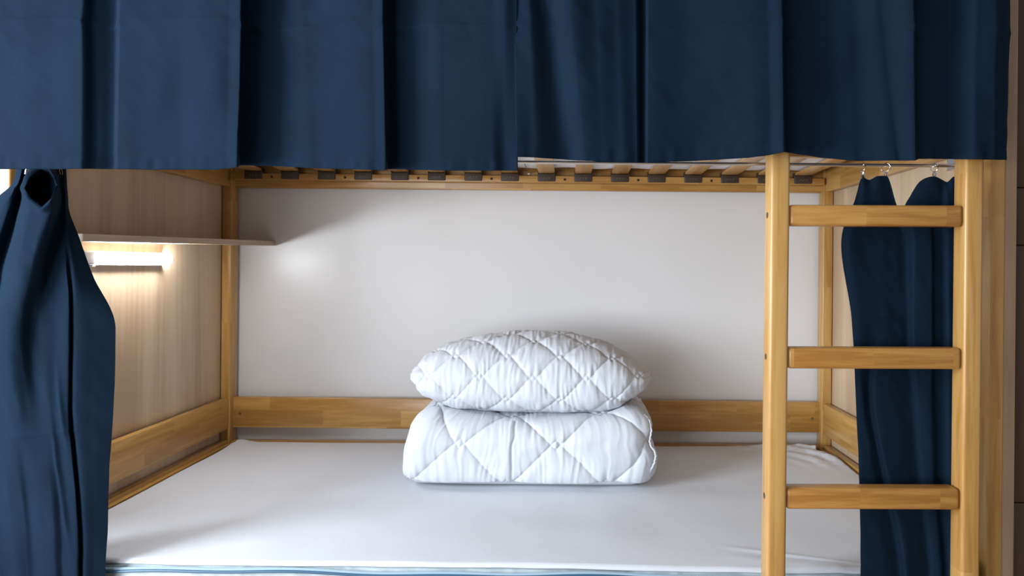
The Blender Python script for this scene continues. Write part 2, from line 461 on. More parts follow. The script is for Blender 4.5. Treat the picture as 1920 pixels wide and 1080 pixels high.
# ------------------------------------------------------------------ upper mattress
def mattress_box(name, x0, x1, y0, y1, z0, z1, r, mats, parent, wav=0.003, n=(90, 36, 5), inv=None, quilt=0):
    """rounded slab with slightly wavy faces"""
    bm = bmesh.new()
    add_box(bm, x0, x1, y0, y1, z0, z1, bev=0)
    bmesh.ops.subdivide_edges(bm, edges=[e for e in bm.edges if abs(e.verts[0].co.x - e.verts[1].co.x) > .5], cuts=n[0], use_grid_fill=True)
    bmesh.ops.subdivide_edges(bm, edges=[e for e in bm.edges if abs(e.verts[0].co.y - e.verts[1].co.y) > .3], cuts=n[1], use_grid_fill=True)
    bmesh.ops.subdivide_edges(bm, edges=[e for e in bm.edges if abs(e.verts[0].co.z - e.verts[1].co.z) > .05], cuts=n[2], use_grid_fill=True)
    for v in bm.verts:
        p = v.co.copy()
        q = Vector((min(max(p.x, x0 + r), x1 - r), min(max(p.y, y0 + r), y1 - r), min(max(p.z, z0 + r), z1 - r)))
        d = p - q
        if d.length > 1e-9: v.co = q + d.normalized() * r
        v.co.z += wav * math.sin(p.x * 31 + 2 * math.sin(p.y * 9)) * math.sin(p.y * 23 + p.x * 5)
        if quilt:
            v.co.y += quilt * (abs(math.sin(p.x * 38 + p.z * 38)) + abs(math.sin(p.x * 38 - p.z * 38))) * (-1 if p.y < y0 + 0.01 else 0)
    return bm_obj(name, bm, mats, parent)
um = mattress_box('upper_mattress', -1.13, 0.84, 1.405, 2.262, 1.3835, 1.52, 0.012, TICKW, None, wav=0.0025)
tag(um, 'white mattress on the slats of the upper bunk', 'mattress')

# ------------------------------------------------------------------ lower mattress, sheet
MX0, MX1, MYB = -1.140, 0.850, 2.270
def yfront(x): return 1.354 - 0.016 * np.clip((x + 0.9) / 1.4, 0, 1) + 0.06 * np.clip((x - 0.76) / 0.10, 0, 1.2) ** 2 + 0.04 * np.clip((-x - 1.09) / 0.05, 0, 1) ** 2
mat_root = thing('mattress', 'pale blue quilted mattress with dark blue piping on the lower bunk', 'mattress', (0, 1.8, 0.292))
def mattress_mesh():
    bm = bmesh.new()
    nx = 420; nz = 26
    xs = np.linspace(MX0, MX1, nx)
    zs = np.linspace(0.292, 0.430, nz)
    XX, ZZ = np.meshgrid(xs, zs)
    e = (ZZ - 0.292) / 0.138
    bul = 0.010 * np.sqrt(np.clip(1 - (2 * e - 1) ** 4, 0, 1))
    d1 = np.abs(((XX * 9 + ZZ * 16) % 1) - .5) * 2; d2 = np.abs(((XX * 9 - ZZ * 16) % 1) - .5) * 2
    quilt = 0.004 * (1 - np.exp(-((1 - np.maximum(d1, d2)) / 0.25) ** 1)) + 0.0012 * vnoise(XX * 90, ZZ * 60, 3)
    YY = yfront(XX) + 0.006 - bul - quilt
    # continue over the top and bottom
    top = [(0.008, 0.4340), (0.02, 0.4355), (0.12, 0.4360), (0.5, 0.4360)]
    rowsX, rowsY, rowsZ = [XX[0], ], [np.full(nx, MYB)], [np.full(nx, 0.292)]
    for k in range(nz): rowsX.append(XX[k]); rowsY.append(YY[k]); rowsZ.append(ZZ[k])
    for dy, z in top: rowsX.append(xs); rowsY.append(yfront(xs) + dy); rowsZ.append(np.full(nx, z))
    rowsX.append(xs); rowsY.append(np.full(nx, MYB)); rowsZ.append(np.full(nx, 0.43))
    rowsX.append(xs); rowsY.append(np.full(nx, MYB)); rowsZ.append(np.full(nx, 0.292))
    return grid_mesh('mattress_body', np.array(rowsX), np.array(rowsY) - 1.8, np.array(rowsZ) - 0.292)
body = link('mattress_body', mattress_mesh(), TICK, mat_root)
def pip_z(x): return 0.4235 + 0.0022 * math.sin(x * 9.0 + 1.0) + 0.0016 * math.sin(x * 21 + 0.5)
bm = bmesh.new()
add_path(bm, [(x, float(yfront(x)) - 0.0095 - 1.8, pip_z(x) - 0.292) for x in np.linspace(MX0 + .01, MX1 - .01, 260)], 0.0028, 8)
bm_obj('piping', bm, PIPE, mat_root)
bm = bmesh.new()
add_path(bm, [(x, float(yfront(x)) - 0.0065 - 1.8, pip_z(x) - 0.292 + 0.0042) for x in np.linspace(MX0 + .01, MX1 - .01, 260)], 0.0030, 8)
bm_obj('zip_band', bm, PIPE2, mat_root)

# sheet / protector lying on the mattress, elastic corners rolled up at the back
SZ = 0.442
def sheet_mesh():
    nx, ny = 460, 230
    u = np.linspace(0, 1, nx); v = np.linspace(0, 1, ny)
    U, V = np.meshgrid(u, v)
    X = MX0 + 0.006 + (MX1 + 0.020 - MX0 - 0.010) * U
    yf = yfront(X) - 0.001
    yb = 2.262 + 0 * X
    Y = yf + (yb - yf) * V
    # rounded corners
    def corner(X, Y, cx, cy, r, sx, sy):
        dx = (X - cx) * sx; dy = (Y - cy) * sy
        m = (dx > 0) & (dy > 0)
        s = np.maximum(dx, dy) / np.maximum(np.hypot(dx, dy), 1e-9)
        return np.where(m, cx + (X - cx) * s, X), np.where(m, cy + (Y - cy) * s, Y)
    x0, x1 = X.min(), X.max()
    X, Y = corner(X, Y, x1 - 0.13, 2.262 - 0.15, 0.13, 1, 1)
    X, Y = corner(X, Y, x0 + 0.035, 2.262 - 0.05, 0.035, -1, 1)
    du = np.minimum(U, 1 - U) * 2.0; dv = np.minimum(V, 1 - V) * 0.91
    d = np.minimum(du, dv)
    Z = SZ + 0 * X
    rr = 0.004
    Z -= np.where(d < rr, (rr - np.sqrt(np.clip(rr * rr - (rr - d) ** 2, 0, None))), 0)
    # soft undulation
    Z += 0.0022 * vnoise(X * 3.2, Y * 4.1, 1) + 0.0010 * vnoise(X * 9, Y * 11, 2)
    # raised left back corner point
    Z += 0.010 * np.exp(-(((X + 1.118) / 0.035) ** 2 + ((Y - 2.255) / 0.05) ** 2))
    # back right corner: elastic ruffles, parallel to the rounded edge
    dxr = X - (x1 - 0.45); dyr = Y - (2.262 - 0.42)
    rad = (np.clip(dxr, 0, None) ** 2.6 + np.clip(dyr, 0, None) ** 2.6) ** (1 / 2.6)
    msk = sstep(0.20, 0.42, np.clip(dxr, 0, None)) * sstep(0.10, 0.40, np.clip(dyr, 0, None)) + 0.8 * sstep(0.36, 0.42, dyr) * sstep(0.02, 0.3, dxr)
    msk = np.clip(msk, 0, 1)
    Z += msk * (0.010 + 0.0035 * (1 + .6 * vnoise(X * 8, Y * 9, 14)) * np.sin(rad * 125 + 2 * vnoise(X * 7, Y * 7, 4)) + 0.0025 * vnoise(X * 60, Y * 60, 5))
    # creases near the front right
    for (ax, ay, bx, by, w, a) in ((0.30, 1.46, 0.62, 1.352, 0.010, 0.0035), (0.36, 1.43, 0.64, 1.345, 0.006, -0.003), (0.30, 1.40, 0.55, 1.35, 0.02, 0.0025)):
        L2 = (bx - ax) ** 2 + (by - ay) ** 2
        t = np.clip(((X - ax) * (bx - ax) + (Y - ay) * (by - ay)) / L2, 0, 1)
        dd = np.hypot(X - ax - t * (bx - ax), Y - ay - t * (by - ay))
        Z += a * np.exp(-(dd / w) ** 2) * sstep(0, .5, t)
    # front hem hangs a little, slightly uneven
    Z -= np.where(V < 0.006, 0.003 + 0.0010 * vnoise(X * 14, X * 0, 6), 0)
    return X, Y, Z
X, Y, Z = sheet_mesh()
me = grid_mesh('sheet', X, Y, Z)
sheet = link('fitted_sheet', me, SHEET)
md = sheet.modifiers.new('s', 'SOLIDIFY'); md.thickness = 0.002; md.offset = -1
tag(sheet, 'smooth white sheet spread over the lower mattress', 'sheet')

# ------------------------------------------------------------------ quilted bedding
def zigzag_dist(x, s, half, H, eps, slope_scale=1.0):
    """distance to stitched chevrons that just overlap at their tips; full period 2*half in x"""
    T = np.abs(((x / half) % 2) - 1)            # 0..1 triangle
    k0 = np.floor(s / H)
    best = np.full(x.shape, 9.0)
    sl = (H + eps) / half
    c = 1 / math.sqrt(1 + sl * sl)
    for dk in (-1, 0, 1, 2):
        k = k0 + dk
        sg = np.where(k % 2 == 0, 1.0, -1.0)
        line = k * H + H * .5 + sg * (T - .5) * (H + eps)
        best = np.minimum(best, np.abs(s - line) * c)
    return best

def quilt_disp(x, s, half, H, eps, puff, wr, seed, fx=75, fs=14):
    d = zigzag_dist(x, s, half, H, eps)
    h = puff * (1 - np.exp(-(d / 0.016))) - 0.0016 * np.exp(-(d / 0.0022) ** 2)
    warp = 0.35 * vnoise(x * 9, s * 9, seed)
    a = vnoise(x * fx + warp * 3, s * fs + 3.7, seed + 1)
    b = vnoise(x * fx * 1.9 + s * 12, s * fs * 1.7, seed + 2)
    c = vnoise(x * 26 - s * 16, s * 22, seed + 3)
    ridge = lambda q: 1 - np.abs(q) * 2
    near = 0.35 + 0.65 * np.exp(-d / 0.022)
    h += wr * near * (0.75 * ridge(a) + 0.35 * b) + wr * 0.7 * c
    return h

def rounded_box_shell(hx, hy, hz, r, res):
    """list of (co, normal, faceid, quads) merged; returns arrays"""
    cos, qs, fid = [], [], []
    n0 = 0
    def face(o, a, b, la, lb, f):
        nonlocal n0
        na = max(2, int(la / res)) + 1; nb = max(2, int(lb / res)) + 1
        A, B = np.meshgrid(np.linspace(-1, 1, na), np.linspace(-1, 1, nb))
        P = np.array(o)[None, None, :] + A[..., None] * np.array(a) + B[..., None] * np.array(b)
        cos.append(P.reshape(-1, 3))
        i = np.arange(nb - 1)[:, None] * na + np.arange(na - 1)[None, :]
        qs.append(np.stack([i, i + 1, i + na + 1, i + na], -1).reshape(-1, 4) + n0)
        n0 += na * nb
    face((0, -hy, 0), (hx, 0, 0), (0, 0, hz), 2 * hx, 2 * hz, 0)
    face((0, hy, 0), (-hx, 0, 0), (0, 0, hz), 2 * hx, 2 * hz, 1)
    face((0, 0, hz), (hx, 0, 0), (0, hy, 0), 2 * hx, 2 * hy, 2)
    face((0, 0, -hz), (hx, 0, 0), (0, -hy, 0), 2 * hx, 2 * hy, 3)
    face((-hx, 0, 0), (0, -hy, 0), (0, 0, hz), 2 * hy, 2 * hz, 4)
    face((hx, 0, 0), (0, hy, 0), (0, 0, hz), 2 * hy, 2 * hz, 5)
    P = np.concatenate(cos); Q = np.concatenate(qs)
    inner = np.clip(P, [-hx + r, -hy + r, -hz + r], [hx - r, hy - r, hz - r])
    d = P - inner
    n = d / np.maximum(np.linalg.norm(d, axis=1, keepdims=True), 1e-9)
    return inner + n * r, n, P, Q

def weld(me, dist=0.0003):
    bm = bmesh.new(); bm.from_mesh(me)
    bmesh.ops.remove_doubles(bm, verts=bm.verts, dist=dist)
    bmesh.ops.recalc_face_normals(bm, faces=bm.faces)
    bm.to_mesh(me); bm.free()
    for p in me.polygons: p.use_smooth = True

# folded duvet
def build_duvet():
    hx, hy, hz = 0.350, 0.185, 0.1075
    Pw, n, P, Q = rounded_box_shell(hx, hy, hz, 0.058, 0.0026)
    x, y, z = Pw.T
    zc = z + hz                                  # 0 at base
    # unfolded stitch coordinates
    rr = 0.058
    inn = np.clip(P, [-hx + rr, -hy + rr, -hz + rr], [hx - rr, hy - rr, hz - rr])
    nz_, nx_ = np.clip(n[:, 2], -1, 1), np.clip(n[:, 0], -1, 1)
    dyy = inn[:, 1] + hy - rr
    s = inn[:, 2] + hz + rr * np.arcsin(nz_) + dyy * np.clip(nz_, 0, 1) ** 2
    fu = inn[:, 0] + rr * np.arcsin(nx_) + np.sign(nx_) * dyy * nx_ ** 2
    # stitch lattice: crossing at x=-0.304+0.111(centre) , s=0.137
    half = 0.137; H = 0.125
    h = quilt_disp(fu + 0.330, s - 0.137, half, H, 0.030, 0.0090, 0.0026, 21, fx=70, fs=9)
    # vertical fold edge in the middle of the front
    dv = np.abs(x + 0.040 + 0.004 * vnoise(zc * 30, zc * 0, 8))
    h -= 0.0035 * np.exp(-(dv / 0.004) ** 2) * (n[:, 1] < -0.5)
    h += 0.0030 * np.exp(-((x + 0.055) / 0.012) ** 2) * (n[:, 1] < -0.5)
    # underside gathers at the bottom edge
    h -= 0.004 * np.exp(-(zc / 0.012) ** 2) * np.clip(vnoise(fu * 28, fu * 0 + 2, 9), 0, 1)
    bottom = n[:, 2] < -0.6
    h = np.where(bottom, -0.001, h)
    co = Pw + n * h[:, None]
    x, y, z = co.T; zc = z + hz
    # outline: tapers to the top on the left, step on the right
    t = zc / (2 * hz)
    lx = np.interp(t, [-.1, 0.0, .1, .25, .5, .75, .92, 1.0, 1.1], [-.347, -.350, -.353, -.347, -.338, -.322, -.305, -.290, -.28])
    rx = np.interp(t, [-.1, 0.0, .08, .2, .38, .46, .54, .62, .75, .9, 1.0, 1.1], [.338, .340, .346, .350, .355, .350, .341, .337, .343, .341, .328, .31])
    w = (x + hx) / (2 * hx)
    x2 = np.where(w < .5, x * (np.abs(lx) / hx) ** 1, x * (rx / hx))
    # top sags under the pillow, higher at ends of the folds
    zz_ = z - np.clip(t, 0, 1.2) ** 2 * (0.034 * (1 - np.clip(np.abs(x / hx), 0, 1) ** 2.5))
    y2 = y + 0.006 * sstep(.6, 1.0, t) * (y < 0) + 0.010 * (np.abs(x) / hx) ** 4 * (y < 0)
    co = np.stack([x2 - 0.111, y2 + 1.790 + hy, zz_ + hz + SZ + 0.001], -1)
    me = raw_mesh('folded_duvet', co, Q); weld(me)
    return me
duv = thing('folded_duvet', 'white quilted duvet folded into a block on the lower bunk, under the pillow', 'duvet', (-0.111, 2.0, SZ))
me = build_duvet()
me.transform(Matrix.Translation((0.111, -2.0, -SZ)))
link('duvet_cover', me, COTTON, duv)
# piped edge of the folded duvet on the right end
def edge_path(pts, r, name, parent, off):
    bm = bmesh.new()
    P = [Vector(p) - Vector(off) for p in pts]
    # subdivide
    out = []
    for i in range(len(P) - 1):
        for k in range(6): out.append(P[i].lerp(P[i + 1], k / 6))
    out.append(P[-1])
    for i, p in enumerate(out):
        p.x += 0.0008 * math.sin(i * 2.1); p.z += 0.0006 * math.sin(i * 1.7)
    add_path(bm, out, r, 7)
    return bm_obj(name, bm, COTTON, parent)
edge_path([(0.2235, 1.807, 0.490), (0.2355, 1.804, 0.515), (0.2395, 1.804, 0.535), (0.2365, 1.806, 0.549), (0.227, 1.808, 0.560), (0.2235, 1.812, 0.575), (0.229, 1.817, 0.600), (0.2255, 1.829, 0.625), (0.212, 1.840, 0.640)], 0.0026, 'edge_piping', duv, (-0.111, 2.0, SZ))

# pillow
def build_pillow():
    nu, nv = 330, 300
    u = np.linspace(-1, 1, nu)
    u = np.sign(u) * (1 - (1 - np.abs(u)) ** 1.35)     # denser at the tips
    th = np.linspace(0, 2 * np.pi, nv, endpoint=False)
    U, T = np.meshgrid(u, th)
    a = 0.353; xc = -0.108; yc = 1.985
    px = (U * a)
    # outline (metres about the tip line)
    au = [-1, -.97, -.92, -.86, -.72, -.58, -.4, -.2, 0, .14, .33, .56, .716, .84, .95, .985, 1]
    up = [.006, .022, .045, .064, .092, .108, .122, .132, .136, .135, .130, .110, .083, .050, .020, .010, .003]
    dn = [.004, .014, .026, .046, .068, .080, .084, .085, .085, .085, .085, .083, .073, .048, .020, .010, .003]
    hu = np.interp(U, au, up) * 0.90; hd = np.interp(U, au, dn) * 1.27
    dep = np.interp(U, [-1, -.97, -.9, -.75, -.5, 0, .5, .75, .9, .97, 1], [.045, .085, .125, .150, .165, .170, .165, .150, .118, .065, .018])
    ce, se = np.cos(T), np.sin(T)
    ex = 2 / 2.25
    cy = np.sign(ce) * np.abs(ce) ** ex; cz = np.sign(se) * np.abs(se) ** ex
    hh = np.where(se > 0, hu, hd)
    x = xc + px; y = yc - dep * cy
    zc = 0.7285
    z = zc + hh * cz
    # arc coordinate measured from the front bulge line
    dy = np.diff(np.concatenate([y, y[:1]]), axis=0); dz = np.diff(np.concatenate([z, z[:1]]), axis=0)
    s = np.cumsum(np.hypot(dy, dz), axis=0); s = np.concatenate([np.zeros((1, nu)), s[:-1]])
    tot = np.hypot(dy, dz).sum(0)
    s = np.where(T > np.pi, s - tot[None, :], s)
    h = quilt_disp(px + 0.063, s - 0.016, 0.0735, 0.0625, 0.020, 0.0070, 0.0024, 41, fx=85, fs=20)
    fade = sstep(0, .10, 1 - np.abs(U))
    # pulled creases running out of the tips
    tipw = sstep(.72, .97, np.abs(U))
    h = h * (0.25 + .75 * fade) + 0.0022 * tipw * np.sin(T * 11 + 2 * U)
    h = np.where((se < -0.75), h * 0.25, h)
    P = np.stack([x, y, z], -1)
    # normals by finite difference
    du = np.gradient(P, axis=1); dt = np.roll(P, -1, 0) - np.roll(P, 1, 0)
    nrm = np.cross(dt, du); nrm /= np.maximum(np.linalg.norm(nrm, axis=-1, keepdims=True), 1e-9)
    cen = np.stack([x, np.full_like(y, yc), np.full_like(z, zc)], -1)
    sg = np.sign(((P - cen) * nrm).sum(-1)); sg[sg == 0] = 1
    nrm *= sg[..., None]
    nrm[:, 0] = (-1, 0, 0); nrm[:, -1] = (1, 0, 0)
    P = P + nrm * h[..., None]
    P[..., 2] = np.maximum(P[..., 2], zc - 0.103 + 0.002 * np.cos(px * 30))
    # soft sideways irregularity
    P[..., 2] += 0.004 * vnoise(px * 6 + 3, P[..., 1] * 5, 51)
    co = P.reshape(-1, 3)
    i = np.arange(nv)[:, None] * nu + np.arange(nu - 1)[None, :]
    j = ((np.arange(nv) + 1) % nv)[:, None] * nu + np.arange(nu - 1)[None, :]
    q = np.stack([i, i + 1, j + 1, j], -1).reshape(-1, 4)
    me = raw_mesh('pillow', co, q); weld(me, 0.0001)
    return me
pil = thing('pillow', 'plump white quilted pillow resting on the folded duvet', 'pillow', (-0.108, 1.985, 0.625))
me = build_pillow(); me.transform(Matrix.Translation((0.108, -1.985, -0.625)))
link('pillow_cover', me, COTTON, pil)
edge_path([(0.2415, 1.965, 0.7295), (0.2475, 1.972, 0.728), (0.2485, 1.985, 0.7275), (0.2475, 1.998, 0.7285)], 0.0030, 'corner_seam', pil, (-0.108, 1.985, 0.625))

# ------------------------------------------------------------------ shelf with lamp under it
shelf = thing('shelf', 'narrow oak laminate shelf along the left partition, above the lit lamp', 'shelf', (-1.12, 1.87, 1.10))
bm = bmesh.new()
def sz(y): return 1.0955 + (y - 1.425) * (0.019 / 0.9)
poly = [(-1.1955, 1.425), (-1.050, 1.425), (-1.037, 2.326), (-1.1605, 2.326), (-1.1605, 2.264), (-1.1955, 2.264)]
lo = [bm.verts.new((x, y, sz(y))) for x, y in poly]; hi = [bm.verts.new((x, y, sz(y) + 0.016)) for x, y in poly]
bm.faces.new(lo[::-1]); bm.faces.new(hi)
for i in range(6): bm.faces.new((lo[i], lo[(i + 1) % 6], hi[(i + 1) % 6], hi[i]))
bmesh.ops.transform(bm, matrix=Matrix.Translation((1.12, -1.87, -1.10)), verts=bm.verts)
bm_obj('board', bm, OAKY, shelf, smooth=False)
bm = bmesh.new()
pe = [(-1.0505, 1.425), (-1.0492, 1.425), (-1.0362, 2.326), (-1.0375, 2.326)]
lo = [bm.verts.new((x, y, sz(y) + .0001)) for x, y in pe]; hi = [bm.verts.new((x, y, sz(y) + 0.0161)) for x, y in pe]
bm.faces.new(lo[::-1]); bm.faces.new(hi)
for i in range(4): bm.faces.new((lo[i], lo[(i + 1) % 4], hi[(i + 1) % 4], hi[i]))
bmesh.ops.transform(bm, matrix=Matrix.Translation((1.12, -1.87, -1.10)), verts=bm.verts)
bm_obj('edge_strip', bm, OAKY, shelf, smooth=False)

lamp = thing('wall_lamp', 'lit white tube lamp on the left partition under the shelf', 'lamp', (-1.197, 1.77, 1.061))
bm = bmesh.new()
add_box(bm, 0.0, 0.022, -0.185, 0.160, -0.0145, 0.0145, bev=0.002)
add_box(bm, 0.0, 0.0260, -0.155, 0.171, -0.0175, -0.0162, bev=0.0004, seg=1)  # thin tray walls, added to shield the partition from the tube's light
add_box(bm, 0.0, 0.0260, -0.155, 0.171, 0.0162, 0.0175, bev=0.0004, seg=1)
bm_obj('housing_and_shields', bm, GREYP, lamp)
# stadium shaped diffuser
bm = bmesh.new()
add_cyl(bm, (0.024, -0.152, 0), (0.024, 0.167, 0), 0.0155, 24, bev=0.0075)
bm_obj('diffuser', bm, TUBE, lamp)
bm = bmesh.new()
add_box(bm, 0.0005, 0.038, -0.190, -0.153, -0.0165, 0.0165, bev=0.004, seg=3)
add_cyl(bm, (0.02, -0.20, 0), (0.02, -0.188, 0), 0.008, 16, bev=0.001)
bm_obj('end_cap', bm, GREYP, lamp)
bm = bmesh.new(); add_box(bm, 0.014, 0.024, -0.143, -0.133, -0.021, -0.014, bev=0.001)
bm_obj('switch', bm, WHITEP, lamp)
bm = bmesh.new()
add_path(bm, [(0.012, -0.199, 0.0), (0.008, -0.22, -0.002), (0.006, -0.26, -0.01), (0.004, -0.29, -0.05), (0.004, -0.295, -0.10)], 0.003, 8)
bm_obj('cord', bm, WHITEP, lamp)

# ------------------------------------------------------------------ ladder
LY0, LY1 = 1.240, 1.282
ladder = thing('ladder', 'upright wooden ladder with three visible rungs at the right of the bunk', 'ladder', (0.47, 1.27, 0))
def lad(name, bm, m, label=None):
    bmesh.ops.transform(bm, matrix=Matrix.Translation((-0.47, -1.27, 0)), verts=bm.verts)
    o = bm_obj(name, bm, m, ladder)
    if label: o['label'] = label
    return o
LPX = ((0.3760, 0.4125), (0.7415, 0.7765))
for (x0, x1) in LPX:
    bm = bmesh.new(); add_box(bm, x0, x1, LY0, LY1, 0.0, 1.90, bev=0.006, seg=4)
    # a touch of lean
    for v in bm.verts: v.co.x += 0.002 * (v.co.z - CZ)
    lad('post', bm, PINE)
for zc in (1.1515, 0.8820, 0.6170, 0.350, 0.08, 1.425, 1.70):
    bm = bmesh.new()
    add_box(bm, 0.4135, 0.7385, LY0 + 0.004, LY0 + 0.038, zc - 0.020, zc + 0.020, bev=0.0065, seg=4)
    add_box(bm, 0.4080, 0.7460, LY0 + 0.012, LY0 + 0.032, zc - 0.012, zc + 0.012, bev=0)
    for v in bm.verts:
        v.co.x += 0.002 * (v.co.z - CZ)
        v.co.z += 0.0045 * (v.co.x - 0.58)
        if v.co.x > 0.58: v.co.x += 0.0005
    lad('rung', bm, RUNG)
    for s, xx in ((-1, 0.3760), (1, 0.7765)):
        bm = bmesh.new()
        xo = xx + 0.002 * (zc - CZ)
        add_cyl(bm, (xo - 0.0006, LY0 + 0.021, zc), (xo + 0.0006, LY0 + 0.021, zc), 0.0060, 16)
        add_cyl(bm, (xo - 0.0011, LY0 + 0.021, zc), (xo + 0.0011, LY0 + 0.021, zc), 0.0028, 6)
        if s < 0: lad('bolt', bm, SCREW)
        else: bm.free()
# hooks carrying the ladder on the front rail
for (x0, x1) in LPX:
    bm = bmesh.new(); xm = (x0 + x1) / 2
    add_box(bm, xm - 0.012, xm + 0.012, LY1 - 0.001, YF + 0.03, 1.4405, 1.4435, bev=0.0008, seg=1)
    add_box(bm, xm - 0.012, xm + 0.012, YF + 0.0275, YF + 0.0305, 1.40, 1.4435, bev=0.0008, seg=1)
    add_box(bm, xm - 0.012, xm + 0.012, LY1 - 0.0005, LY1 + 0.0025, 1.38, 1.4435, bev=0.0008, seg=1)
    lad('hook', bm, CHROME)

# ------------------------------------------------------------------ curtains
YROD = 1.316; ZROD = wz(304.5, YROD)
rod = thing('curtain_rod', 'thin steel curtain rod under the front rail of the upper bunk', 'curtain rod', (-0.146, YROD, ZROD))
bm = bmesh.new(); add_cyl(bm, (XA + 0.146, 0, 0), (0.80 + 0.146, 0, 0), 0.0035, 16)
bm_obj('bar', bm, ROD, rod)
for x in (XA + 0.146 + 0.02, 0.79 + 0.146):
    bm = bmesh.new()
    add_box(bm, x - 0.008, x + 0.008, 0.0, YF + 0.002 - YROD, -0.002, 0.001, bev=0.0005, seg=1)
    add_box(bm, x - 0.008, x + 0.008, YF - 0.0005 - YROD, YF + 0.0015 - YROD, -0.002, 0.035, bev=0.0005, seg=1)
    add_cyl(bm, (x - 0.008, 0, 0), (x + 0.008, 0, 0), 0.0055, 14)
    bm_obj('bracket', bm, ROD, rod)

def finish_cloth(name, me, parent, thick=0.0012):
    o = link(name, me, NAVY, parent)
    md = o.modifiers.new('s', 'SOLIDIFY'); md.thickness = thick; md.offset = 1
    return o

def profile(tracks_top, tracks_hem, hemy, Y0, A, ncol, nrow, ztop, seed, crease_z, lip=0.0):
    """tracks: (px, out) at the crease height and at the hem; hemy: (px, py) hem line"""
    px_t = np.array([t[0] for t in tracks_top], float); o_t = np.array([t[1] for t in tracks_top], float)
    px_h = np.array([t[0] for t in tracks_hem], float); o_h = np.array([t[1] for t in tracks_hem], float)
    # columns: distribute with extra density at steep steps
    idx = []
    K = len(px_t)
    for i in range(K - 1):
        n = max(5, int(ncol * abs(px_t[i + 1] - px_t[i]) / (px_t[-1] - px_t[0])))
        idx += list(i + np.arange(n) / n)
    idx.append(K - 1)
    idx = np.array(idx); i0 = np.minimum(idx.astype(int), K - 2); f = idx - i0; fs = f * f * (3 - 2 * f)
    xt = px_t[i0] + (px_t[i0 + 1] - px_t[i0]) * f; xh = px_h[i0] + (px_h[i0 + 1] - px_h[i0]) * f
    ot = o_t[i0] + (o_t[i0 + 1] - o_t[i0]) * fs; oh = o_h[i0] + (o_h[i0 + 1] - o_h[i0]) * fs
    v = np.linspace(0, 1, nrow)[:, None]
    Xt = wx(xt, Y0 - A * ot); Xh = wx(xh, Y0 - A * oh)
    hz = wz(np.interp(xh, [h[0] for h in hemy], [h[1] for h in hemy]) + 0.009 * (PX - xh), Y0 - A * oh)
    Z = ztop + (hz[None, :] - ztop) * (v ** 0.9)
    m = np.clip((Z - 1.25) / 0.30, 0, 1.6)                  # 0 at the hem, 1 near the frame top
    X = Xh * (1 - m) + Xt * m
    O = oh * (1 - m) + ot * np.minimum(m, 1.3)
    Y = Y0 - A * O
    # cloth softness
    Y += 0.0030 * vnoise(X * 9 + seed, Z * 5, seed) + 0.0012 * vnoise(X * 30, Z * 11, seed + 1)
    Y += 0.0009 * vnoise(X * 45 + Z * 30, Z * 40, seed + 2) * sstep(.0, .6, np.abs(vnoise(X * 5, Z * 6, seed + 3)))
    # pressed horizontal crease
    cz = crease_z + 0.003 * vnoise(X * 12, X * 0, seed + 4)
    dz = Z - cz
    Y -= 0.0060 * np.exp(-np.abs(dz) / 0.007) * (0.65 + 0.35 * vnoise(X * 14, X * 0 + 5, seed + 5))
    Y -= 0.0018 * np.exp(-(dz / 0.05) ** 2)
    # puckers where the crease meets the folds
    for e in [px_t[k + 1] for k in range(K - 1) if abs(o_t[k + 1] - o_t[k]) > 0.45 and px_t[k + 1] - px_t[k] < 14]:
        ze = cz
        Y += 0.004 * np.exp(-(((X - float(wx(e, Y0 - A * .5)) - 0.012) / 0.022) ** 2 + ((Z - cz + 0.006) / 0.010) ** 2))
    # hem: stitched line with small puckers below
    hd = Z - hz[None, :]
    Y += 0.0008 * np.exp(-((hd - 0.020) / 0.0018) ** 2)
    Y += 0.0016 * vnoise(X * 75, Z * 18, seed + 6) * np.exp(-((hd - 0.010) / 0.014) ** 2)
    return X, Y, Z

U0, UA, UZT = 1.222, 0.050, 1.98
LT = [(-150, .6), (40, .8), (150, .75), (176, .30), (212, .10), (221, .78), (330, .74), (425, .98), (449, 1.08), (455, .05), (505, -.05), (565, .30), (690, .95), (713, 1.05), (719, .05), (745, .20), (820, .62), (915, .66), (940, .80), (965, .62)]
LH = [(-150, .6), (40, .8), (150, .72), (180, .35), (211, .15), (219, .78), (330, .76), (420, .98), (444, 1.08), (450, .05), (505, .0), (585, .40), (700, .98), (721, 1.05), (727, .05), (755, .20), (830, .62), (920, .62), (945, .45), (969, .5)]
HEM_L = [(-150, 318), (0, 317), (218, 317), (330, 318), (400, 318), (444, 314), (450, 310), (520, 312), (620, 316), (721, 319), (727, 317), (850, 320), (969, 320)]
RT = [(958, .72), (985, .80), (1012, .35), (1062, .95), (1112, .70), (1150, .55), (1186, .40), (1203, .0), (1210, .72), (1280, .55), (1430, .85), (1460, 1.05), (1466, -.15), (1515, -.20), (1590, .10), (1640, .5), (1708, 1.05), (1714, -.1), (1772, -.20), (1830, .55), (1862, .60), (1890, .15)]
RH = [(966, .85), (1000, .72), (1058, .25), (1098, .62), (1130, .60), (1165, .50), (1192, .35), (1206, .05), (1212, .72), (1290, .55), (1440, .85), (1468, 1.12), (1474, -.1), (1535, -.20), (1605, .10), (1680, .5), (1714, .85), (1721, .0), (1777, -.2), (1830, .5), (1862, .45), (1888, .2)]
HEM_R = [(966, 294), (1000, 295), (1058, 299), (1130, 303), (1206, 305), (1290, 302), (1400, 296), (1440, 291), (1468, 285), (1474, 286), (1540, 296), (1600, 302), (1714, 301), (1721, 298), (1888, 299)]
